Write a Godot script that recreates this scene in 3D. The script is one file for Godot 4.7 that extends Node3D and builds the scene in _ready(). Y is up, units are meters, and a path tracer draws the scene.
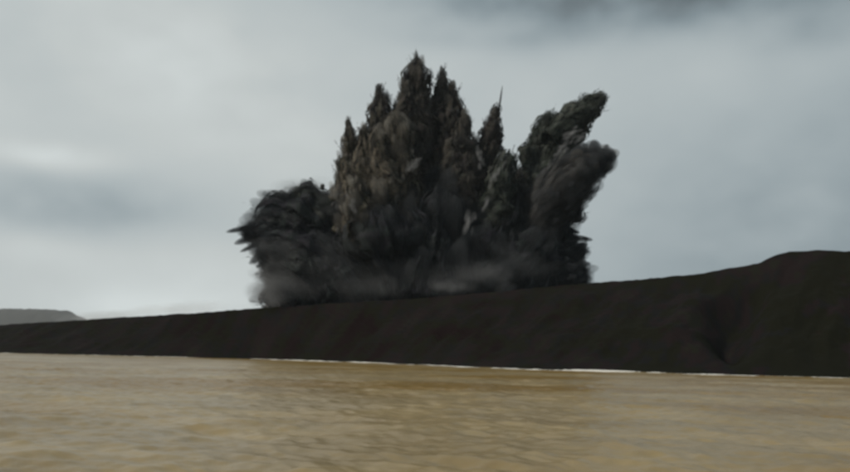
extends Node3D
# An ash eruption bursting from behind the dark rim of a volcanic island, seen across muddy water.

var cam: Camera3D
var rng := RandomNumberGenerator.new()
var lump := FastNoiseLite.new()
var fine := FastNoiseLite.new()
var broad := FastNoiseLite.new()

const SUN_AZIMUTH := -62.0     # degrees from the view direction, to the left
const SUN_HEIGHT := 38.0

func _ready() -> void:
	rng.seed = 4711
	set_camera()
	set_sky()
	set_sun()
	set_noises()
	build_water()
	build_island()
	build_headland()
	build_plume()
	build_dust()
	build_surf()
	build_stones()

# ------------------------------------------------------------------ camera, sky, sun

func set_camera() -> void:
	cam = Camera3D.new()
	cam.name = "camera"
	cam.fov = 30.0
	cam.near = 0.5
	cam.far = 60000.0
	cam.position = Vector3(0, 5, 0)
	cam.rotation_degrees = Vector3(7.75, 0, 1.3)
	# the telephone's lens rests focused short of the scene, so that all of it is a little soft
	var lens := CameraAttributesPhysical.new()
	lens.frustum_focal_length = 44.785
	lens.frustum_focus_distance = 5.0
	lens.exposure_aperture = 3.2
	lens.frustum_near = 0.5
	lens.frustum_far = 60000.0
	cam.attributes = lens
	add_child(cam)
	cam.current = true

func set_sky() -> void:
	var env := Environment.new()
	env.tonemap_mode = Environment.TONE_MAPPER_LINEAR
	env.tonemap_exposure = 1.0
	env.background_mode = Environment.BG_SKY
	env.sdfgi_enabled = true
	env.ssao_enabled = true
	env.ssil_enabled = true
	env.fog_enabled = true
	env.fog_density = 0.00002
	env.fog_light_color = Color(0.86, 0.9, 0.92)
	env.volumetric_fog_enabled = true
	env.volumetric_fog_density = 0.0
	var w := 1536
	var h := 768
	var img := Image.create_empty(w, h, false, Image.FORMAT_RGBF)
	var n1 := FastNoiseLite.new()
	n1.seed = 5
	n1.noise_type = FastNoiseLite.TYPE_SIMPLEX_SMOOTH
	n1.fractal_type = FastNoiseLite.FRACTAL_FBM
	n1.fractal_octaves = 5
	n1.frequency = 1.6
	var n2 := FastNoiseLite.new()
	n2.seed = 17
	n2.noise_type = FastNoiseLite.TYPE_SIMPLEX_SMOOTH
	n2.fractal_type = FastNoiseLite.FRACTAL_FBM
	n2.fractal_octaves = 4
	n2.frequency = 5.0
	# cloud banks, and the steam's whiteness painted low at the left: azimuth, height, half width, half height (degrees), change of brightness
	var banks := [
		[-23.5, 11.3, 3.2, 0.75, 0.14], [-22.5, 8.6, 7.0, 2.2, -0.17], [-24.0, 6.0, 3.0, 1.2, 0.07],
		[-8.0, 13.3, 4.5, 2.0, 0.07], [-16.0, 2.3, 6.5, 1.5, 0.17], [-14.0, 5.0, 7.0, 1.8, 0.05], [-12.0, 17.0, 6.0, 4.0, 0.04],
		[15.0, 23.0, 17.0, 2.4, -0.33], [4.0, 20.3, 6.0, 0.7, -0.05], [-18.0, 18.0, 8.0, 5.0, 0.08],
		[25.0, 7.0, 14.0, 8.0, -0.12], [24.0, 19.5, 4.0, 1.0, -0.08]]
	for y in h:
		var el := 90.0 - (y + 0.5) / h * 180.0
		var elr := deg_to_rad(el)
		for x in w:
			var az := wrapf((x + 0.5) / w * 360.0, -180.0, 180.0)
			var azr := deg_to_rad(az)
			var d := Vector3(sin(azr) * cos(elr), sin(elr), -cos(azr) * cos(elr))
			var q := Vector3(d.x, d.y * 1.7, d.z)
			var c := n1.get_noise_3dv(q) * 0.06 + n2.get_noise_3dv(q) * 0.03
			var toward := cos(deg_to_rad(az - SUN_AZIMUTH))
			var v := 0.455 + 0.12 * toward + c
			v += 0.05 * clampf(el / 90.0, 0.0, 1.0)
			if absf(az) < 60.0 and el > -10.0 and el < 45.0:
				for b in banks:
					var u: float = (az - b[0]) / b[2]
					var t: float = (el - b[1]) / b[3]
					var s: float = u * u + t * t
					if s < 9.0:
						v += b[4] * exp(-s) * (1.0 + n2.get_noise_3dv(q * 2.0) * 0.5)
			if el < 0.0:
				v *= lerpf(1.0, 0.45, clampf(-el / 12.0, 0.0, 1.0))
			v = maxf(v, 0.05)
			# thick cloud stays a little bluer than thin cloud
			var k := clampf((v - 0.28) / 0.3, 0.0, 1.0)
			img.set_pixel(x, y, Color(v * lerpf(0.80, 0.93, k), v * lerpf(0.98, 1.0, k), v * lerpf(1.07, 0.995, k)))
	var pan := PanoramaSkyMaterial.new()
	pan.panorama = ImageTexture.create_from_image(img)
	var sky := Sky.new()
	sky.sky_material = pan
	env.sky = sky
	var we := WorldEnvironment.new()
	we.name = "world_environment"
	we.environment = env
	add_child(we)

func set_sun() -> void:
	var sun := DirectionalLight3D.new()
	sun.name = "sun"
	sun.light_energy = 0.85
	sun.light_angular_distance = 6.0
	sun.light_color = Color(1.0, 0.96, 0.9)
	sun.shadow_enabled = true
	var az := deg_to_rad(SUN_AZIMUTH)
	var el := deg_to_rad(SUN_HEIGHT)
	var to_sun := Vector3(sin(az) * cos(el), sin(el), -cos(az) * cos(el) )
	to_sun.z = absf(to_sun.z) * 0.9
	add_child(sun)
	sun.look_at_from_position(to_sun.normalized() * 10.0, Vector3.ZERO)

# ------------------------------------------------------------------ helpers

func set_noises() -> void:
	lump.seed = 3
	lump.noise_type = FastNoiseLite.TYPE_CELLULAR
	lump.cellular_return_type = FastNoiseLite.RETURN_DISTANCE
	lump.cellular_distance_function = FastNoiseLite.DISTANCE_EUCLIDEAN
	lump.frequency = 1.0
	fine.seed = 8
	fine.noise_type = FastNoiseLite.TYPE_SIMPLEX_SMOOTH
	fine.fractal_type = FastNoiseLite.FRACTAL_FBM
	fine.fractal_octaves = 3
	fine.frequency = 1.0
	broad.seed = 21
	broad.noise_type = FastNoiseLite.TYPE_SIMPLEX_SMOOTH
	broad.fractal_type = FastNoiseLite.FRACTAL_FBM
	broad.fractal_octaves = 4
	broad.frequency = 1.0

# the point that lies `depth` metres away on the sight line through (x, y) of an 850 x 472 picture
func at(x: float, y: float, depth: float) -> Vector3:
	var f := 236.0 / tan(deg_to_rad(15.0))
	var d := cam.transform.basis * Vector3((x - 425.0) / f, (236.0 - y) / f, -1.0)
	return cam.position + d * (depth / -d.z)

# where that sight line meets the water
func on_water(x: float, y: float) -> Vector3:
	var f := 236.0 / tan(deg_to_rad(15.0))
	var d := cam.transform.basis * Vector3((x - 425.0) / f, (236.0 - y) / f, -1.0)
	return cam.position + d * (cam.position.y / -d.y)

func along(list: Array, x: float, k := 1) -> float:
	if x <= list[0][0]:
		return list[0][k]
	for i in range(1, list.size()):
		if x <= list[i][0]:
			var t: float = (x - list[i - 1][0]) / (list[i][0] - list[i - 1][0])
			var a: float = list[maxi(i - 2, 0)][k]
			var b: float = list[i - 1][k]
			var c: float = list[i][k]
			var d: float = list[mini(i + 1, list.size() - 1)][k]
			return cubic_interpolate(b, c, a, d, t) if k != 1 else lerpf(b, c, t)
	return list[-1][k]

func tag(o: Node, label: String, category: String, group := "", kind := "") -> void:
	if label:
		o.set_meta("label", label)
	if category:
		o.set_meta("category", category)
	if group:
		o.set_meta("group", group)
	if kind:
		o.set_meta("kind", kind)

func put(called: String, mesh: Mesh, m: Material, parent: Node = self) -> MeshInstance3D:
	var o := MeshInstance3D.new()
	o.name = called
	o.mesh = mesh
	o.material_override = m
	parent.add_child(o, true)
	return o

# a sheet of rows x columns points as one mesh; closed joins the last column to the first
func sheet(p: PackedVector3Array, rows: int, cols: int, closed: bool, colors := PackedColorArray(), uv := PackedVector2Array()) -> Array:
	var nrm := PackedVector3Array()
	nrm.resize(p.size())
	var wide := cols if closed else cols - 1
	var idx := PackedInt32Array()
	idx.resize((rows - 1) * wide * 6)
	var i := 0
	for r in rows - 1:
		for c in wide:
			var a := r * cols + c
			var b := r * cols + (c + 1) % cols
			idx[i] = a
			idx[i + 1] = b
			idx[i + 2] = a + cols
			idx[i + 3] = b
			idx[i + 4] = b + cols
			idx[i + 5] = a + cols
			i += 6
	for r in rows:
		var r0 := maxi(r - 1, 0) * cols
		var r1 := mini(r + 1, rows - 1) * cols
		for c in cols:
			var c0 := (c - 1 + cols) % cols if closed else maxi(c - 1, 0)
			var c1 := (c + 1) % cols if closed else mini(c + 1, cols - 1)
			var n := (p[r1 + c] - p[r0 + c]).cross(p[r * cols + c1] - p[r * cols + c0])
			nrm[r * cols + c] = n.normalized() if n.length_squared() > 1e-12 else Vector3.UP
	var a := []
	a.resize(Mesh.ARRAY_MAX)
	a[Mesh.ARRAY_VERTEX] = p
	a[Mesh.ARRAY_NORMAL] = nrm
	if colors.size():
		a[Mesh.ARRAY_COLOR] = colors
	if uv.size():
		a[Mesh.ARRAY_TEX_UV] = uv
	a[Mesh.ARRAY_INDEX] = idx
	return a

func mesh_of(parts: Array) -> ArrayMesh:
	var all := ArrayMesh.new()
	for a in parts:
		all.add_surface_from_arrays(Mesh.PRIMITIVE_TRIANGLES, a)
	return all

func join(parts: Array) -> Array:
	var v := PackedVector3Array()
	var n := PackedVector3Array()
	var c := PackedColorArray()
	var idx := PackedInt32Array()
	for a in parts:
		var base := v.size()
		v.append_array(a[Mesh.ARRAY_VERTEX])
		n.append_array(a[Mesh.ARRAY_NORMAL])
		if a[Mesh.ARRAY_COLOR] != null:
			c.append_array(a[Mesh.ARRAY_COLOR])
		for i in a[Mesh.ARRAY_INDEX]:
			idx.append(base + i)
	var out := []
	out.resize(Mesh.ARRAY_MAX)
	out[Mesh.ARRAY_VERTEX] = v
	out[Mesh.ARRAY_NORMAL] = n
	if c.size():
		out[Mesh.ARRAY_COLOR] = c
	out[Mesh.ARRAY_INDEX] = idx
	return out

func noise_map(seed_: int, freq: float, ramp: Array, size := 512) -> NoiseTexture2D:
	var n := FastNoiseLite.new()
	n.seed = seed_
	n.frequency = freq
	n.fractal_octaves = 5
	var t := NoiseTexture2D.new()
	t.width = size
	t.height = size
	t.seamless = true
	t.noise = n
	if ramp.size():
		var g := Gradient.new()
		g.offsets = PackedFloat32Array()
		g.colors = PackedColorArray()
		for r in ramp:
			g.add_point(r[0], (r[1] as Color).linear_to_srgb())
		while g.get_point_count() > ramp.size():
			g.remove_point(0)
		t.color_ramp = g
	return t

# ------------------------------------------------------------------ water

func build_water() -> void:
	var swell := FastNoiseLite.new()
	swell.seed = 31
	swell.noise_type = FastNoiseLite.TYPE_SIMPLEX_SMOOTH
	swell.fractal_type = FastNoiseLite.FRACTAL_FBM
	swell.fractal_octaves = 3
	swell.frequency = 0.06
	var chop := FastNoiseLite.new()
	chop.seed = 32
	chop.noise_type = FastNoiseLite.TYPE_SIMPLEX_SMOOTH
	chop.fractal_type = FastNoiseLite.FRACTAL_RIDGED
	chop.fractal_octaves = 3
	chop.frequency = 0.10
	var silt := FastNoiseLite.new()
	silt.seed = 33
	silt.noise_type = FastNoiseLite.TYPE_SIMPLEX_SMOOTH
	silt.fractal_type = FastNoiseLite.FRACTAL_FBM
	silt.fractal_octaves = 4
	silt.frequency = 0.02
	var rows := 680
	var cols := 500
	var p := PackedVector3Array()
	var col := PackedColorArray()
	var pale := Color(0.245, 0.186, 0.092)
	var ochre := Color(0.165, 0.104, 0.026)
	var grey := Color(0.135, 0.108, 0.062)
	for r in rows:
		var depth := 12.0 * pow(900.0 / 12.0, float(r) / (rows - 1))
		var half := depth * 0.66 + 20.0
		for c in cols:
			var u := float(c) / (cols - 1) * 2.0 - 1.0
			var x := u * half
			var z := -depth
			var calm := clampf(1.25 - depth / 800.0, 0.25, 1.0)
			var edge := clampf((1.0 - absf(u)) * 25.0, 0.0, 1.0) * clampf(r / 6.0, 0.0, 1.0)
			# the sea runs obliquely towards the camera
			var a := x * 0.8 + z * 0.35
			var b := -x * 0.35 + z * 0.9
			var y := swell.get_noise_2d(a * 0.7, b) * 0.5 + chop.get_noise_2d(a * 0.75, b) * 0.25
			y += fine.get_noise_2d(x * 0.42, z * 0.5) * 0.13
			p.append(Vector3(x, y * calm * edge - (1.0 - edge) * 0.7, z))
			var s := silt.get_noise_2d(x * 0.55, z * 0.9)
			var s2 := silt.get_noise_2d(x * 2.2 + 400.0, z * 4.0)
			var k := pale.lerp(ochre, clampf(0.5 + s * 1.9 + s2 * 0.35, 0.0, 1.0))
			k = k.lerp(grey, clampf(0.1 + s2 * 0.9 - s * 0.6, 0.0, 0.4))
			col.append(k)
	var near_sea := sheet(p, rows, cols, false, col)
	# the open sea all round, out to the horizon
	var q := PackedVector3Array()
	var qc := PackedColorArray()
	var rings := [0.0, 40.0, 120.0, 400.0, 1200.0, 4000.0, 12000.0, 30000.0]
	for rr in rings:
		for k in 48:
			var g := TAU * k / 48.0
			q.append(Vector3(cos(g) * rr, -0.75, sin(g) * rr))
			qc.append(pale.lerp(ochre, 0.5))
	var far_sea := sheet(q, rings.size(), 48, true, qc)
	var m := StandardMaterial3D.new()
	m.resource_name = "muddy_water"
	m.vertex_color_use_as_albedo = true
	m.roughness = 0.3
	m.metallic_specular = 0.22
	var ripple := noise_map(41, 0.02, [])
	ripple.as_normal_map = true
	ripple.bump_strength = 3.0
	m.normal_enabled = true
	m.normal_texture = ripple
	m.normal_scale = 0.15
	m.uv1_triplanar = true
	m.uv1_world_triplanar = true
	m.uv1_scale = Vector3(0.12, 0.12, 0.2)
	var o := put("water", mesh_of([near_sea, far_sea]), m)
	tag(o, "muddy tan water with low choppy waves below the dark island", "water", "", "structure")

# ------------------------------------------------------------------ island

var shore_line := [[-700.0, 336.5], [-300.0, 344.5], [0.0, 353.0], [250.0, 359.0], [370.0, 363.0], [530.0, 369.6], [700.0, 374.6], [850.0, 378.3], [1100.0, 386.0], [1500.0, 399.0]]
var crest_line := [[-700.0, 332.0], [-300.0, 330.5], [-100.0, 327.0], [0.0, 325.0], [80.0, 320.0], [150.0, 316.0], [250.0, 309.0], [350.0, 302.5], [420.0, 298.0], [500.0, 291.5], [590.0, 283.0], [650.0, 278.5], [700.0, 273.5], [722.0, 269.5], [745.0, 266.0], [760.0, 263.0], [772.0, 256.5], [790.0, 252.0], [815.0, 250.8], [850.0, 252.0], [950.0, 258.0], [1100.0, 268.0], [1500.0, 330.0]]
var crest_depth := [[-700.0, 980.0], [0.0, 760.0], [420.0, 590.0], [700.0, 500.0], [850.0, 465.0], [1500.0, 400.0]]

func shore_at(x: float) -> Vector3:
	return on_water(x, along(shore_line, x))

func crest_at(x: float) -> Vector3:
	return at(x, along(crest_line, x), along(crest_depth, x))

func build_island() -> void:
	var rill := FastNoiseLite.new()
	rill.seed = 51
	rill.noise_type = FastNoiseLite.TYPE_SIMPLEX_SMOOTH
	rill.fractal_type = FastNoiseLite.FRACTAL_RIDGED
	rill.fractal_octaves = 4
	rill.frequency = 0.035
	var cols := 620
	var front := 90
	var back := 26
	var p := PackedVector3Array()
	var col := PackedColorArray()
	var rows := front + back
	var black := Color(0.0085, 0.0077, 0.0068)
	var brown := Color(0.0150, 0.0125, 0.0100)
	var olive := Color(0.0118, 0.0112, 0.0074)
	for r in rows:
		for c in cols:
			var x := lerpf(-700.0, 1500.0, float(c) / (cols - 1))
			var s := shore_at(x)
			var k := crest_at(x)
			var inland := Vector3(k.x - s.x, 0, k.z - s.z)
			var q: Vector3
			var w := 0.0
			if r < front:
				var t := float(r) / (front - 1)
				t = t * 1.06 - 0.06
				q = s + inland * t
				# a concave apron that steepens to the rim
				var rise := lerpf(t, t * t, 0.35) if t > 0.0 else t * 0.6
				q.y = k.y * rise
				w = clampf(t * 3.0, 0.0, 1.0) * clampf((1.0 - t) * 6.0, 0.12, 1.0)
			else:
				var t := float(r - front + 1) / back
				q = k + inland.normalized() * (t * 260.0)
				# behind the rim the ground falls into the crater
				q.y = lerpf(k.y, -3.0, smoothstep(0.0, 0.9, t)) - 3.0 * sin(t * PI)
				w = 0.3
			# rills run down the slope, so they are sampled mostly across it
			var across := q.x * 0.85 + q.z * 0.5
			var down := -q.x * 0.5 + q.z * 0.85
			var relief := (rill.get_noise_2d(across, down * 0.28) - 0.15) * 2.6 + broad.get_noise_2d(q.x * 0.012, q.z * 0.012) * 5.0
			relief += fine.get_noise_2d(q.x * 0.22, q.z * 0.22) * 0.55
			# the ravine below the shoulder of the rim
			var v := 0.0
			if r < front:
				var t2 := float(r) / (front - 1)
				var axis := 742.0 - 34.0 * (0.75 - t2) + 8.0 * sin(t2 * 9.0)
				var half := lerpf(9.0, 26.0, clampf(t2 * 1.1, 0.0, 1.0))
				v = exp(-pow((x - axis) / half, 2.0)) * smoothstep(0.05, 0.35, t2) * (1.0 - smoothstep(0.68, 0.88, t2))
				relief -= v * 11.5
				# a worn bank beside it
				relief += exp(-pow((x - axis + 48.0) / 20.0, 2.0)) * smoothstep(0.1, 0.4, t2) * (1.0 - smoothstep(0.7, 0.9, t2)) * 4.0
			var size := clampf(k.y / 30.0, 0.35, 1.0)
			q.y += relief * w * size
			if r == front - 1:
				q.y += fine.get_noise_1d(x * 0.12) * 0.5 * size
			p.append(q)
			var g := broad.get_noise_2d(q.x * 0.02 + 90.0, q.z * 0.02)
			var g2 := fine.get_noise_2d(across * 0.12, down * 0.03)
			var tone := black.lerp(brown, clampf(0.35 + g * 0.9 + g2 * 0.6, 0.0, 1.0))
			tone = tone.lerp(olive, clampf(0.3 - g * 1.3 + (x - 780.0) / 260.0, 0.0, 0.75))
			col.append(tone)
	var m := StandardMaterial3D.new()
	m.resource_name = "volcanic_ash_ground"
	m.vertex_color_use_as_albedo = true
	m.roughness = 0.95
	m.metallic_specular = 0.15
	m.albedo_texture = noise_map(52, 0.03, [[0.0, Color(0.7, 0.69, 0.68)], [0.5, Color(0.85, 0.85, 0.85)], [1.0, Color(1, 1, 1)]])
	m.uv1_triplanar = true
	m.uv1_world_triplanar = true
	m.uv1_scale = Vector3(0.045, 0.045, 0.045)
	var o := put("island", mesh_of([sheet(p, rows, cols, false, col)]), m)
	tag(o, "long dark ash slope of the island rising to a rim", "island", "", "structure")

func build_headland() -> void:
	# a flat-topped cape far beyond the low end of the island
	var cols := 90
	var rows := 14
	var p := PackedVector3Array()
	var top := [[-260.0, 330.0], [-160.0, 317.0], [-60.0, 309.0], [0.0, 307.5], [38.0, 307.5], [62.0, 310.0], [78.0, 318.0], [100.0, 330.0], [130.0, 338.0]]
	for r in rows:
		for c in cols:
			var x := lerpf(-260.0, 130.0, float(c) / (cols - 1))
			var k := at(x, along(top, x), 7500.0)
			var t := float(r) / (rows - 1)
			var rise := sin(t * PI)
			var y := k.y * pow(rise, 0.7) - 4.0
			p.append(Vector3(k.x, y * (1.0 + fine.get_noise_2d(x * 0.09, t * 4.0) * 0.05), k.z + 300.0 - t * 900.0))
	var m := StandardMaterial3D.new()
	m.resource_name = "far_rock"
	m.albedo_color = Color(0.065, 0.065, 0.062).linear_to_srgb()
	m.roughness = 1.0
	var o := put("headland", mesh_of([sheet(p, rows, cols, false)]), m)
	tag(o, "far grey headland beyond the low end of the island", "headland", "", "structure")

# ------------------------------------------------------------------ the eruption

var jets: Array = []            # every jet: axis points, radius, bluntness, its own noise shift
const PLUME := 700.0            # metres to the vent

func bezier(a: Vector3, b: Vector3, c: Vector3, t: float) -> Vector3:
	return a.lerp(b, t).lerp(b.lerp(c, t), t)

func width(t: float, blunt: float) -> float:
	# blunt 0: a cypress that narrows to a point; blunt 1: a rounded lobe
	var tip := clampf((t - 0.5) / 0.5, 0.0, 1.0)
	var point := lerpf(0.8, 1.0, smoothstep(0.0, 0.5, t)) * maxf(1.0 - pow(tip, 1.7), 0.03)
	var cap := maxf((t - 0.62) / 0.38, 0.0)
	var lobe := lerpf(0.7, 1.0, smoothstep(0.0, 0.55, t)) * sqrt(maxf(1.0 - cap * cap, 0.001))
	return lerpf(point, lobe, blunt)

# the width of one jet: it swells and necks along its length
func girth(j: Dictionary, t: float) -> float:
	if j.plain:
		return width(t, j.blunt) * (1.0 + 0.12 * broad.get_noise_2d(j.lift, t * 3.0))
	return width(t, j.blunt) * (1.0 + 0.5 * broad.get_noise_2d(j.lift, t * j.length / j.r * 0.6) + 0.22 * fine.get_noise_2d(j.lift, t * j.length / j.r * 1.1))

func forward(j: Dictionary, t: float) -> Vector3:
	return (bezier(j.a, j.b, j.c, minf(t + 0.01, 1.0)) - bezier(j.a, j.b, j.c, maxf(t - 0.01, 0.0))).normalized()

# how far the surface of a jet is pushed out (share of its radius) in the direction g round its axis
func swell_of(j: Dictionary, t: float, g: float) -> float:
	var r: float = j.r
	var e := Vector3(cos(g) * r, t * j.length * 0.62 + j.lift, sin(g) * r)
	var w := Vector3(fine.get_noise_3dv(e * 0.05), fine.get_noise_3dv(e * 0.05 + Vector3(31, 0, 0)), 0.0) * r * 0.35
	e += w
	var big := 0.42 - (lump.get_noise_3dv(e / (r * 0.85)) + 1.0) * 0.62
	var mid := 0.36 - (lump.get_noise_3dv(e / (r * 0.38) + Vector3(7, 7, 7)) + 1.0) * 0.6
	var small := 0.36 - (lump.get_noise_3dv(e / (r * 0.17) + Vector3(3, 9, 1)) + 1.0) * 0.6
	var swing := broad.get_noise_3dv(e / (r * 2.4) + Vector3(0, 40, 0))
	return big * 0.55 + mid * 0.30 + small * 0.16 + swing * 0.4

func buried(q: Vector3, own: int) -> bool:
	for i in jets.size():
		if i == own:
			continue
		var j: Dictionary = jets[i]
		if q.distance_squared_to(j.mid) > j.far:
			continue
		for k in 14:
			var w: float = j.r * j.wide[k] * 0.72
			if q.distance_squared_to(j.axis[k]) < w * w:
				return true
	return false

# one layer of a jet: part 1.0 is its full width; the core is closed, the outer layers are torn into strands
func layer(j: Dictionary, part: float, until: float, shift: float, rows: int, cols: int) -> Array:
	var p := PackedVector3Array()
	var col := PackedColorArray()
	var uv := PackedVector2Array()
	var side: Vector3 = (j.c - j.a).cross(Vector3(0.13, 0.2, 1)).normalized()
	for r in rows:
		var t := float(r) / (rows - 1) * until
		var o := bezier(j.a, j.b, j.c, t)
		var f := forward(j, t)
		var s := (side - f * side.dot(f)).normalized()
		var u := s.cross(f)
		var rad: float = j.r * girth(j, t / until) * part
		for k in cols + 1:
			var g := TAU * k / cols
			var n := s * cos(g) + u * sin(g)
			var push: float = swell_of(j, t, g) * j.rough
			p.append(o + n * rad * maxf(1.0 + push, 0.15) + f * rad * push * 0.6)
			col.append(tone_of(j, t, g))
			uv.append(Vector2(float(k) / cols * j.turns + shift, t * j.length / (j.r * 7.0) + shift * 3.7))
	return sheet(p, rows, cols + 1, false, col, uv)

# strands of ash drawn out along a jet; only the densest of them reach the outer layers
func torn_ash(gap: float, soft: float) -> StandardMaterial3D:
	var n := FastNoiseLite.new()
	n.seed = 77
	n.noise_type = FastNoiseLite.TYPE_SIMPLEX_SMOOTH
	n.fractal_type = FastNoiseLite.FRACTAL_FBM
	n.fractal_octaves = 5
	n.fractal_gain = 0.55
	n.frequency = 1.0
	var w := 384
	var h := 384
	var img := Image.create_empty(w, h, false, Image.FORMAT_RGBA8)
	for y in h:
		var b := TAU * y / h
		for x in w:
			var a := TAU * x / w
			# a torus in the noise, so that the picture closes on itself both ways
			var v := n.get_noise_3d(cos(a) * 2.0 + cos(b) * 1.7, sin(a) * 2.0 + 0.35 * cos(a * 3.0 + b), sin(b) * 1.7 + 3.0)
			img.set_pixel(x, y, Color(1, 1, 1, smoothstep(gap - soft, gap + soft, v * 1.3 + 0.5)))
	img.generate_mipmaps()
	var m := StandardMaterial3D.new()
	m.resource_name = "torn_ash"
	m.vertex_color_use_as_albedo = true
	m.albedo_texture = ImageTexture.create_from_image(img)
	m.transparency = BaseMaterial3D.TRANSPARENCY_ALPHA
	m.cull_mode = BaseMaterial3D.CULL_DISABLED
	m.roughness = 1.0
	m.metallic_specular = 0.0
	return m

func jet_mesh(j: Dictionary, core: Material, torn: Array) -> ArrayMesh:
	var all := mesh_of([layer(j, 0.70, 0.93, 0.0, 52, 36)])
	all.surface_set_material(0, core)
	for i in torn.size():
		all.add_surface_from_arrays(Mesh.PRIMITIVE_TRIANGLES, layer(j, 0.78 + 0.09 * i, 0.96 + 0.02 * i, 0.17 * i, 48, 34))
		all.surface_set_material(i + 1, torn[i])
	return all

func tone_of(j: Dictionary, t: float, g: float) -> Color:
	var e := Vector3(cos(g) * j.r, t * j.length * 0.3 + j.lift, sin(g) * j.r)
	var v := clampf(0.45 + broad.get_noise_3dv(e / (j.r * 0.6)) * 1.3 + fine.get_noise_3dv(e * 0.3) * 0.5, 0.0, 1.0)
	return (j.dark as Color).lerp(j.light, v)

# the soft ash itself: puffs of three sizes, drawn out along the jet, the small ones farthest out
func ash_puff(q: Vector3, d: Vector3, r: float, stretch: float, tone: int, parent: Node, thick := 1.0, called := "ash_puff") -> void:
	var x := d.cross(Vector3(0.3, 0.2, 1)).normalized()
	var v := FogVolume.new()
	var number := parent.get_child_count()
	v.name = called if number == 0 else "%s_%03d" % [called, number]
	v.shape = RenderingServer.FOG_VOLUME_SHAPE_ELLIPSOID
	v.size = Vector3(r * rng.randf_range(0.85, 1.2), r * stretch, r) * 2.0
	v.material = smoke(tone, thick * 1.5 / r)
	parent.add_child(v)
	v.transform = Transform3D(Basis(x, d, x.cross(d)), q)

var grit_at: Array[Transform3D] = []
var grit_color: PackedColorArray = []

# loose ash and stones thrown ahead of a jet, in short strings along their flight
func spray(j: Dictionary, most: int) -> void:
	var side: Vector3 = (j.c - j.a).cross(Vector3(0.13, 0.2, 1)).normalized()
	for i in most / 16:
		var t := lerpf(j.from, 1.0, pow(rng.randf(), 0.7))
		var f := forward(j, t)
		var s := (side - f * side.dot(f)).normalized()
		var g := rng.randf() * TAU
		var n := s * cos(g) + s.cross(f) * sin(g)
		var q: Vector3 = bezier(j.a, j.b, j.c, t) + n * j.r * girth(j, t) * rng.randf_range(0.85, 1.06)
		var d := (f + n * rng.randf_range(0.1, 0.6)).normalized()
		var reach: float = j.r * rng.randf_range(0.2, 0.6)
		for k in 16:
			var u := rng.randf()
			var size := rng.randf_range(0.25, 0.75) * (1.1 - u * 0.6)
			var x := d.cross(Vector3(0.3, 0.2, 1)).normalized()
			grit_at.append(Transform3D(x * size, d * size * rng.randf_range(1.0, 2.5), x.cross(d) * size, q + d * reach * u + Vector3(rng.randfn(), rng.randfn(), rng.randfn()) * 0.5 * (1.0 - u * 0.6)))
			grit_color.append((j.dark as Color).lerp(j.light, rng.randf() * 0.7))

var smokes := {}
const TONES := [Color(0.052, 0.059, 0.066), Color(0.10, 0.098, 0.092), Color(0.165, 0.157, 0.139), Color(0.34, 0.345, 0.35), Color(0.10, 0.112, 0.10), Color(0.97, 0.97, 0.96),
	# paler and blacker ash mixed into the first five, painting in sunlit contrast
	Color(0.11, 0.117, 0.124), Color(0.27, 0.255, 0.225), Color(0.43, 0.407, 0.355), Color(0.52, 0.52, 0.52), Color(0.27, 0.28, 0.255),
	Color(0.03, 0.034, 0.038), Color(0.042, 0.042, 0.042), Color(0.06, 0.057, 0.051), Color(0.20, 0.20, 0.21), Color(0.036, 0.041, 0.039)]

func smoke(tone: int, density: float) -> FogMaterial:
	var step := roundi(log(density) * 4.0)
	var key := tone * 1000 + step
	if not smokes.has(key):
		var m := FogMaterial.new()
		m.albedo = (TONES[tone] as Color).linear_to_srgb()
		m.density = exp(step / 4.0)
		smokes[key] = m
	return smokes[key]

func puffs_on(j: Dictionary, own: int, tone: int, share: float, parent: Node) -> void:
	var side: Vector3 = (j.c - j.a).cross(Vector3(0.13, 0.2, 1)).normalized()
	# smallest and largest radius (share of the jet's), reach out, stretch, how many
	for k in [[0.28, 0.45, 0.72, 1.7, 14, 0.30], [0.13, 0.25, 0.92, 1.9, 36, 0.28], [0.06, 0.12, 0.98, 2.2, 50, 0.34]]:
		var made := 0
		var most := int(k[4] * share)
		for tries in most * 5:
			var t := rng.randf_range(j.from, 1.0)
			var w := girth(j, t)
			if rng.randf() > 0.55 + 0.45 * w:
				continue
			var o := bezier(j.a, j.b, j.c, t)
			var f := forward(j, t)
			var s := (side - f * side.dot(f)).normalized()
			var g := rng.randf() * TAU
			var n := s * cos(g) + s.cross(f) * sin(g)
			var r: float = j.r * rng.randf_range(k[0], k[1]) * (0.42 + 0.58 * w)
			var q: Vector3 = o + n * maxf(j.r * w * k[2] - r * 0.5, 0.0) * rng.randf_range(0.88, 1.08)
			if buried(q, own):
				continue
			var d := (f + n * rng.randf_range(0.0, 0.55)).normalized()
			# long streaks of paler and blacker ash paint sun contrast into the jet
			var pick := broad.get_noise_3dv(Vector3(cos(g) * j.r, t * j.length * 0.3 + j.lift, sin(g) * j.r) / (j.r * 0.55)) + rng.randfn() * 0.08
			var mixed := 6 if j.plain else tone + 6 if pick > 0.16 else tone + 11 if pick < -0.08 else tone
			ash_puff(q, d, r, k[3] * rng.randf_range(0.7, 1.5) * (0.7 if j.plain else 1.0), mixed, parent, k[5])
			made += 1
			if made >= most:
				break

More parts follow.
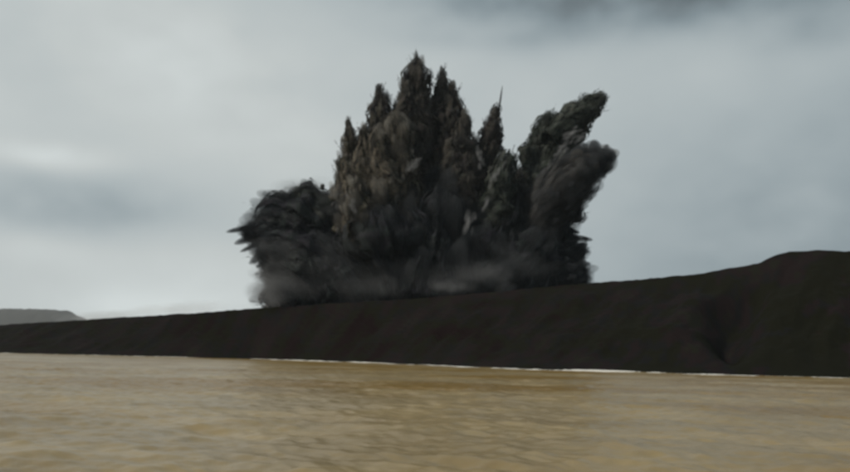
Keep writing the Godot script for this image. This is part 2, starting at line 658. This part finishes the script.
func build_plume() -> void:
	var plume := Node3D.new()
	plume.name = "eruption_plume"
	add_child(plume)
	plume.position = at(425, 300, PLUME)
	tag(plume, "black ash eruption with pointed jets bursting from behind the rim", "eruption")
	var m := StandardMaterial3D.new()
	m.resource_name = "ash"
	m.vertex_color_use_as_albedo = true
	m.roughness = 1.0
	m.metallic_specular = 0.0
	# wet black ash, brown soot, tan ash paled as if sunlit, grey dust, greenish ash: the darker and the paler grains of each
	var grains := [[Color(0.016, 0.018, 0.020), Color(0.034, 0.036, 0.038)], [Color(0.022, 0.0215, 0.021), Color(0.055, 0.052, 0.047)],
		[Color(0.030, 0.028, 0.023), Color(0.095, 0.086, 0.070)], [Color(0.06, 0.061, 0.062), Color(0.12, 0.12, 0.12)], [Color(0.022, 0.026, 0.023), Color(0.055, 0.061, 0.054)]]
	var unit := PLUME / (236.0 / tan_of(15.0))
	# base x, y; bend x, y; tip x, y (picture points); radius (picture points); bluntness; nearer by (metres); tones; start of what shows; fragments; name
	var list := [
		# the central sheaf
		[425, 300, 416, 170, 417, 56, 22, 0.62, 10, 1, 0.3, 26000, "ash_jet"],
		[420, 300, 404, 180, 407, 74, 17, 0.75, 18, 1, 0.35, 18000, "ash_jet"],
		[432, 300, 438, 170, 443, 70, 17, 0.6, 0, 1, 0.5, 14000, "ash_jet"],
		[435, 300, 448, 190, 453, 84, 21, 0.85, 4, 1, 0.4, 20000, "ash_jet"],
		[408, 300, 386, 190, 380, 86, 21, 0.4, 22, 1, 0.4, 18000, "ash_jet"],
		[400, 300, 362, 220, 348, 119, 17, 0.5, 28, 2, 0.4, 15000, "ash_jet"],
		[404, 300, 375, 210, 363, 126, 18, 0.5, 36, 2, 0.4, 15000, "ash_jet"],
		[395, 300, 358, 235, 344, 152, 20, 0.8, 30, 2, 0.35, 16000, "ash_jet"],
		[408, 300, 386, 220, 379, 128, 21, 0.6, 40, 2, 0.35, 20000, "ash_jet"],
		[412, 300, 398, 205, 395, 110, 24, 0.75, 34, 2, 0.35, 18000, "ash_jet"],
		[390, 300, 362, 250, 356, 180, 24, 0.9, 44, 2, 0.35, 18000, "ash_jet"],
		[440, 300, 456, 220, 463, 112, 23, 0.75, 16, 1, 0.35, 18000, "ash_jet"],
		[445, 300, 464, 230, 473, 140, 22, 0.75, 24, 1, 0.35, 16000, "ash_jet"],
		# the thin jet and its neighbours
		[452, 300, 482, 190, 497, 102, 14, 0.75, 8, 1, 0.4, 11000, "ash_jet"],
		[465, 300, 490, 235, 510, 149, 18, 0.9, 30, 4, 0.35, 16000, "ash_jet"],
		[475, 300, 505, 240, 522, 172, 18, 0.8, 12, 1, 0.4, 13000, "ash_jet"],
		# the arm and the lobe thrown to the right
		[490, 300, 538, 178, 583, 105, 25, 0.85, -20, 4, 0.4, 20000, "ash_jet"],
		[500, 290, 530, 180, 551, 113, 18, 0.85, -24, 4, 0.5, 13000, "ash_jet"],
		[548, 140, 580, 113, 606, 95, 17, 0.6, -22, 4, 0.1, 9000, "ash_jet"],
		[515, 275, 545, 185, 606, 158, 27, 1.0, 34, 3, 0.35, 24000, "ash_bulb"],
		[500, 290, 540, 225, 580, 182, 24, 0.9, 12, 0, 0.35, 20000, "ash_lobe"],
		# the low skirt at the right, ragged at its edge
		[480, 290, 530, 255, 566, 222, 23, 0.85, 10, 0, 0.35, 18000, "ash_lobe"],
		[480, 296, 540, 272, 583, 246, 26, 0.6, 14, 0, 0.35, 18000, "ash_lobe"],
		[480, 305, 545, 290, 584, 270, 26, 0.7, 18, 0, 0.35, 18000, "ash_lobe"],
		[490, 315, 550, 305, 586, 290, 22, 0.7, 20, 0, 0.35, 12000, "ash_lobe"],
		# the billow rolling over to the left
		[385, 290, 330, 215, 255, 224, 36, 0.9, 20, 0, 0.3, 30000, "ash_billow"],
		[375, 290, 335, 235, 303, 190, 27, 0.95, 30, 4, 0.35, 20000, "ash_billow"],
		[380, 300, 320, 235, 247, 234, 24, 0.6, 34, 0, 0.4, 18000, "ash_billow"],
		[380, 300, 330, 255, 258, 250, 30, 0.7, 36, 0, 0.4, 18000, "ash_billow"],
		[390, 300, 352, 230, 332, 198, 24, 0.9, 24, 3, 0.4, 14000, "ash_billow"],
		# the dense root of the column
		[420, 330, 400, 280, 388, 200, 48, 0.9, 22, 0, 0.3, 24000, "ash_billow"],
		[430, 330, 440, 280, 448, 180, 50, 0.9, 22, 0, 0.3, 26000, "ash_billow"],
		[460, 330, 490, 270, 515, 192, 42, 0.9, 18, 0, 0.3, 22000, "ash_billow"],
		[380, 330, 340, 290, 312, 235, 40, 0.9, 26, 0, 0.3, 22000, "ash_billow"],
		[470, 330, 510, 290, 545, 230, 38, 0.9, 20, 0, 0.3, 20000, "ash_billow"],
		[400, 335, 335, 306, 268, 276, 28, 0.9, 10, 3, 0.3, 20000, "ash_billow"],
		[400, 335, 325, 312, 259, 296, 22, 0.9, 6, 3, 0.3, 14000, "ash_billow"],
	]
	for s in list:
		var d: float = PLUME - s[8]
		var j := {a = at(s[0], s[1], PLUME) - plume.position, b = at(s[2], s[3], d) - plume.position, c = at(s[4], s[5], d) - plume.position,
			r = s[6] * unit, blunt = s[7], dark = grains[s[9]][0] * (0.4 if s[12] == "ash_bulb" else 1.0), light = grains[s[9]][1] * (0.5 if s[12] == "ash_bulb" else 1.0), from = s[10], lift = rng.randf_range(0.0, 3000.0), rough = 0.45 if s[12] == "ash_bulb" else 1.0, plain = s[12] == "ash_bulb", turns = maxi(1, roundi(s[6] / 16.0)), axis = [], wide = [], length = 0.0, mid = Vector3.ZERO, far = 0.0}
		j.length = ((j.b as Vector3).distance_to(j.a) + (j.c as Vector3).distance_to(j.b)) * 0.95
		for k in 14:
			var t := (k + 0.5) / 14.0
			j.axis.append(bezier(j.a, j.b, j.c, t))
			j.wide.append(girth(j, t))
		j.mid = bezier(j.a, j.b, j.c, 0.5)
		j.far = pow(j.length * 0.55 + j.r, 2.0)
		jets.append(j)
	var torn := [torn_ash(0.40, 0.22), torn_ash(0.54, 0.24), torn_ash(0.66, 0.24)]
	for i in list.size():
		var o := MeshInstance3D.new()
		o.name = list[i][12]
		o.mesh = jet_mesh(jets[i], m, torn)
		plume.add_child(o, true)
		puffs_on(jets[i], i, list[i][9], list[i][11] / 18000.0, o)
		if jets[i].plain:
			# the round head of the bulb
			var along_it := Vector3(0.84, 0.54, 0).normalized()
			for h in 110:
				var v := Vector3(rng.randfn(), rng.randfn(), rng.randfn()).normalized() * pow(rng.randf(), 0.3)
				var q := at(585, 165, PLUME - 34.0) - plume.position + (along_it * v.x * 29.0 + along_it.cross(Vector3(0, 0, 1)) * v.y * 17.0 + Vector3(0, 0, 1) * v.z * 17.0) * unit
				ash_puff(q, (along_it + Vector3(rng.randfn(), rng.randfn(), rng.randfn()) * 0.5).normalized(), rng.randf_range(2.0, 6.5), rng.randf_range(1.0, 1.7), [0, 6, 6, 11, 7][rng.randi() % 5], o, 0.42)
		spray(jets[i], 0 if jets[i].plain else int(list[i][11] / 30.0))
	# the needle above the thin jet, and spikes that stand clear of the mass
	var spikes := [
		[497, 122, 502.5, 85, 1.3, 0, 1], [417, 76, 416, 50, 4.0, 10, 1], [443, 86, 441, 65, 3.4, 0, 1],
		[379, 108, 378, 83, 4.6, 22, 1], [349, 137, 347, 119, 4.0, 28, 2], [365, 142, 363, 124, 4.0, 36, 2],
		[256, 226, 226, 232, 3.4, 30, 0], [266, 232, 234, 244, 4.4, 34, 0], [272, 248, 249, 264, 5.0, 36, 0], [266, 240, 240, 252, 3.6, 36, 0], [272, 256, 256, 268, 4.0, 36, 0], [566, 230, 580, 233, 3.4, 12, 0], [566, 256, 586, 258, 3.4, 16, 0],
		[562, 236, 593, 240, 4.6, 14, 0], [562, 248, 590, 252, 4.6, 14, 0], [562, 262, 591, 264, 4.6, 18, 0], [562, 272, 592, 278, 4.4, 18, 0],
		[590, 114, 607, 93, 4.6, -12, 4], [300, 198, 312, 180, 7.0, 30, 4], [545, 128, 549, 110, 5.0, -14, 4]]
	for s in spikes:
		var spike := Node3D.new()
		spike.name = "ash_spike"
		plume.add_child(spike, true)
		var a := at(s[0], s[1], PLUME - s[5]) - plume.position
		var c := at(s[2], s[3], PLUME - s[5]) - plume.position
		var d := c - a
		var r0: float = s[4] * unit
		ash_puff(a.lerp(c, 0.45), d.normalized(), r0 * 0.75, d.length() * 0.55 / (r0 * 0.75), s[6], spike, 0.8)
		ash_puff(a.lerp(c, 0.2), d.normalized(), r0, d.length() * 0.4 / r0, s[6], spike, 0.7)
		for i in 16:
			var t := rng.randf_range(0.0, 0.85)
			ash_puff(a.lerp(c, t) + Vector3(rng.randfn(), rng.randfn(), rng.randfn()) * r0 * 0.6 * (1.05 - t), (d.normalized() + Vector3(rng.randfn(), rng.randfn(), 0) * 0.2).normalized(), r0 * rng.randf_range(0.2, 0.5) * (1.15 - t), rng.randf_range(1.5, 3.0), s[6], spike, 0.8)
	# pale steam in gaps between the jets, and painted sunlight along the lobe's rim: x, y to x, y, half width, nearer by
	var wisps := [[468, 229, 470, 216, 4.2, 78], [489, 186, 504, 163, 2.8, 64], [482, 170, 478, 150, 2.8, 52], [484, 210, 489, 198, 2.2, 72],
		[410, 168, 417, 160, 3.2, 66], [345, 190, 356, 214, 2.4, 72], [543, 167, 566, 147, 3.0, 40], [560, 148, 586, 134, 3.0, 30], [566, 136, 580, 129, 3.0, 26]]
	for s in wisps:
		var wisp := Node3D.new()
		wisp.name = "pale_wisp"
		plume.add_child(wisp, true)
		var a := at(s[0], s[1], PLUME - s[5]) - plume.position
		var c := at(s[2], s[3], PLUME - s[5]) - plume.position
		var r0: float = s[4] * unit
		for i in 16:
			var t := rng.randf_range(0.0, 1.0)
			ash_puff(a.lerp(c, t) + Vector3(rng.randfn(), rng.randfn(), rng.randfn()) * r0 * 0.55, ((c - a).normalized() + Vector3(rng.randfn(), rng.randfn(), rng.randfn()) * 0.14).normalized(), r0 * rng.randf_range(0.25, 0.7), rng.randf_range(1.5, 3.5), 9, wisp, 0.055, "pale_puff")

	var splinter := SphereMesh.new()
	splinter.radius = 0.5
	splinter.height = 1.0
	splinter.radial_segments = 5
	splinter.rings = 2
	var mm := MultiMesh.new()
	mm.transform_format = MultiMesh.TRANSFORM_3D
	mm.use_colors = true
	mm.mesh = splinter
	mm.instance_count = grit_at.size()
	for i in grit_at.size():
		mm.set_instance_transform(i, grit_at[i])
		mm.set_instance_color(i, grit_color[i])
	var mi := MultiMeshInstance3D.new()
	mi.name = "ash_fragments"
	mi.multimesh = mm
	mi.material_override = m
	plume.add_child(mi, true)
	mi.set_meta("kind", "stuff")

func tan_of(degrees: float) -> float:
	return tan(deg_to_rad(degrees))

func build_dust() -> void:
	var cloud := Node3D.new()
	cloud.name = "dust_cloud"
	add_child(cloud)
	cloud.position = at(420, 295, 640)
	tag(cloud, "grey dust rolling along the rim at the foot of the eruption", "dust cloud")
	# x, y, spread x, y (picture points), metres away, how many, size, thickness
	var drifts := [[292, 270, 18, 14, 652, 66, 12.0, 0.055], [274, 288, 9, 9, 648, 36, 9.0, 0.04], [318, 258, 22, 12, 650, 34, 11.0, 0.03], [350, 280, 34, 9, 640, 30, 12.0, 0.014],
		[474, 277, 22, 7, 628, 34, 9.0, 0.013], [512, 262, 24, 11, 634, 30, 12.0, 0.007], [453, 287, 12, 2.5, 622, 22, 5.0, 0.025], [420, 284, 44, 7, 628, 22, 12.0, 0.006], [334, 204, 7, 9, 660, 26, 6.0, 0.04], [302, 187, 12, 3, 668, 22, 6.0, 0.03]]
	for s in drifts:
		for i in s[5]:
			var q := at(s[0] + clampf(rng.randfn(), -1.6, 1.6) * s[2], s[1] + clampf(rng.randfn(), -1.6, 1.6) * s[3], s[4] + rng.randf_range(-8.0, 8.0)) - cloud.position
			ash_puff(q, Vector3(1, rng.randf_range(-0.2, 0.5), 0).normalized(), s[6] * rng.randf_range(0.35, 0.8), rng.randf_range(1.2, 2.6), 3, cloud, s[7], "dust_puff")
	var bank := Node3D.new()
	bank.name = "steam_bank"
	add_child(bank)
	bank.position = at(140, 318, 900)
	tag(bank, "white steam lying low behind the left end of the rim", "steam")
	for i in 34:
		var t := rng.randf()
		var q := at(lerpf(75.0, 215.0, t), lerpf(320.5, 308.5, t) - absf(rng.randfn()) * lerpf(1.0, 3.5, t), 900.0 + rng.randf_range(-30.0, 30.0)) - bank.position
		ash_puff(q, Vector3(1, rng.randf_range(-0.1, 0.2), 0).normalized(), rng.randf_range(3.0, 8.0), rng.randf_range(2.0, 4.5), 5, bank, 0.025, "pale_puff")

# ------------------------------------------------------------------ surf and thrown stones

func build_surf() -> void:
	var rows := 700
	var cols := 8
	var p := PackedVector3Array()
	for r in rows:
		var x := lerpf(-120.0, 980.0, float(r) / (rows - 1))
		var s := shore_at(x)
		var e := shore_at(x + 2.0) - s
		var n := Vector3(-e.z, 0, e.x).normalized()
		if n.z < 0:
			n = -n
		var strong := clampf(0.45 + broad.get_noise_1d(x * 0.011) * 1.1 + fine.get_noise_1d(x * 0.15) * 0.4, 0.2 + 0.4 * smoothstep(600.0, 750.0, x), 0.8)
		strong *= 1.0 + 0.8 * exp(-pow((x - 335.0) / 45.0, 2.0)) + 0.9 * exp(-pow((x - 600.0) / 70.0, 2.0))
		for k in cols:
			var g := PI * k / (cols - 1)
			var y := sin(g) * 0.62 * strong - 0.12
			p.append(s + n * (3.2 - cos(g) * 2.6) + Vector3(0, y + fine.get_noise_2d(x * 0.9, g * 3.0) * 0.12, 0))
	var m := StandardMaterial3D.new()
	m.resource_name = "foam"
	m.albedo_color = Color(0.52, 0.51, 0.47).linear_to_srgb()
	m.roughness = 0.9
	var o := put("surf", mesh_of([sheet(p, rows, cols, false)]), m)
	tag(o, "thin white line of surf breaking at the foot of the slope", "surf", "", "stuff")

func build_stones() -> void:
	var m := StandardMaterial3D.new()
	m.resource_name = "lava_stone"
	m.albedo_color = Color(0.03, 0.03, 0.03).linear_to_srgb()
	m.roughness = 0.9
	var spots := [[322.5, 187, 2.6, 665, "single dark lava block in the air above the left billow"], [333, 205, 1.8, 630, "small dark lava block against the pale ash left of the jets"]]
	for s in spots:
		var p := PackedVector3Array()
		for r in 12:
			for k in 14:
				var g := TAU * k / 14.0
				var h := PI * r / 11.0
				var n := Vector3(sin(h) * cos(g), cos(h), sin(h) * sin(g))
				p.append(n * s[2] * 0.7 * Vector3(0.9, 1.2, 0.9) * (1.0 + fine.get_noise_3dv(n * 1.1 + Vector3(s[0], 0, 0)) * 0.7))
		var o := put("lava_block", mesh_of([sheet(p, 12, 14, true)]), m)
		o.position = at(s[0], s[1], s[3])
		tag(o, s[4], "lava block", "lava blocks in the air")
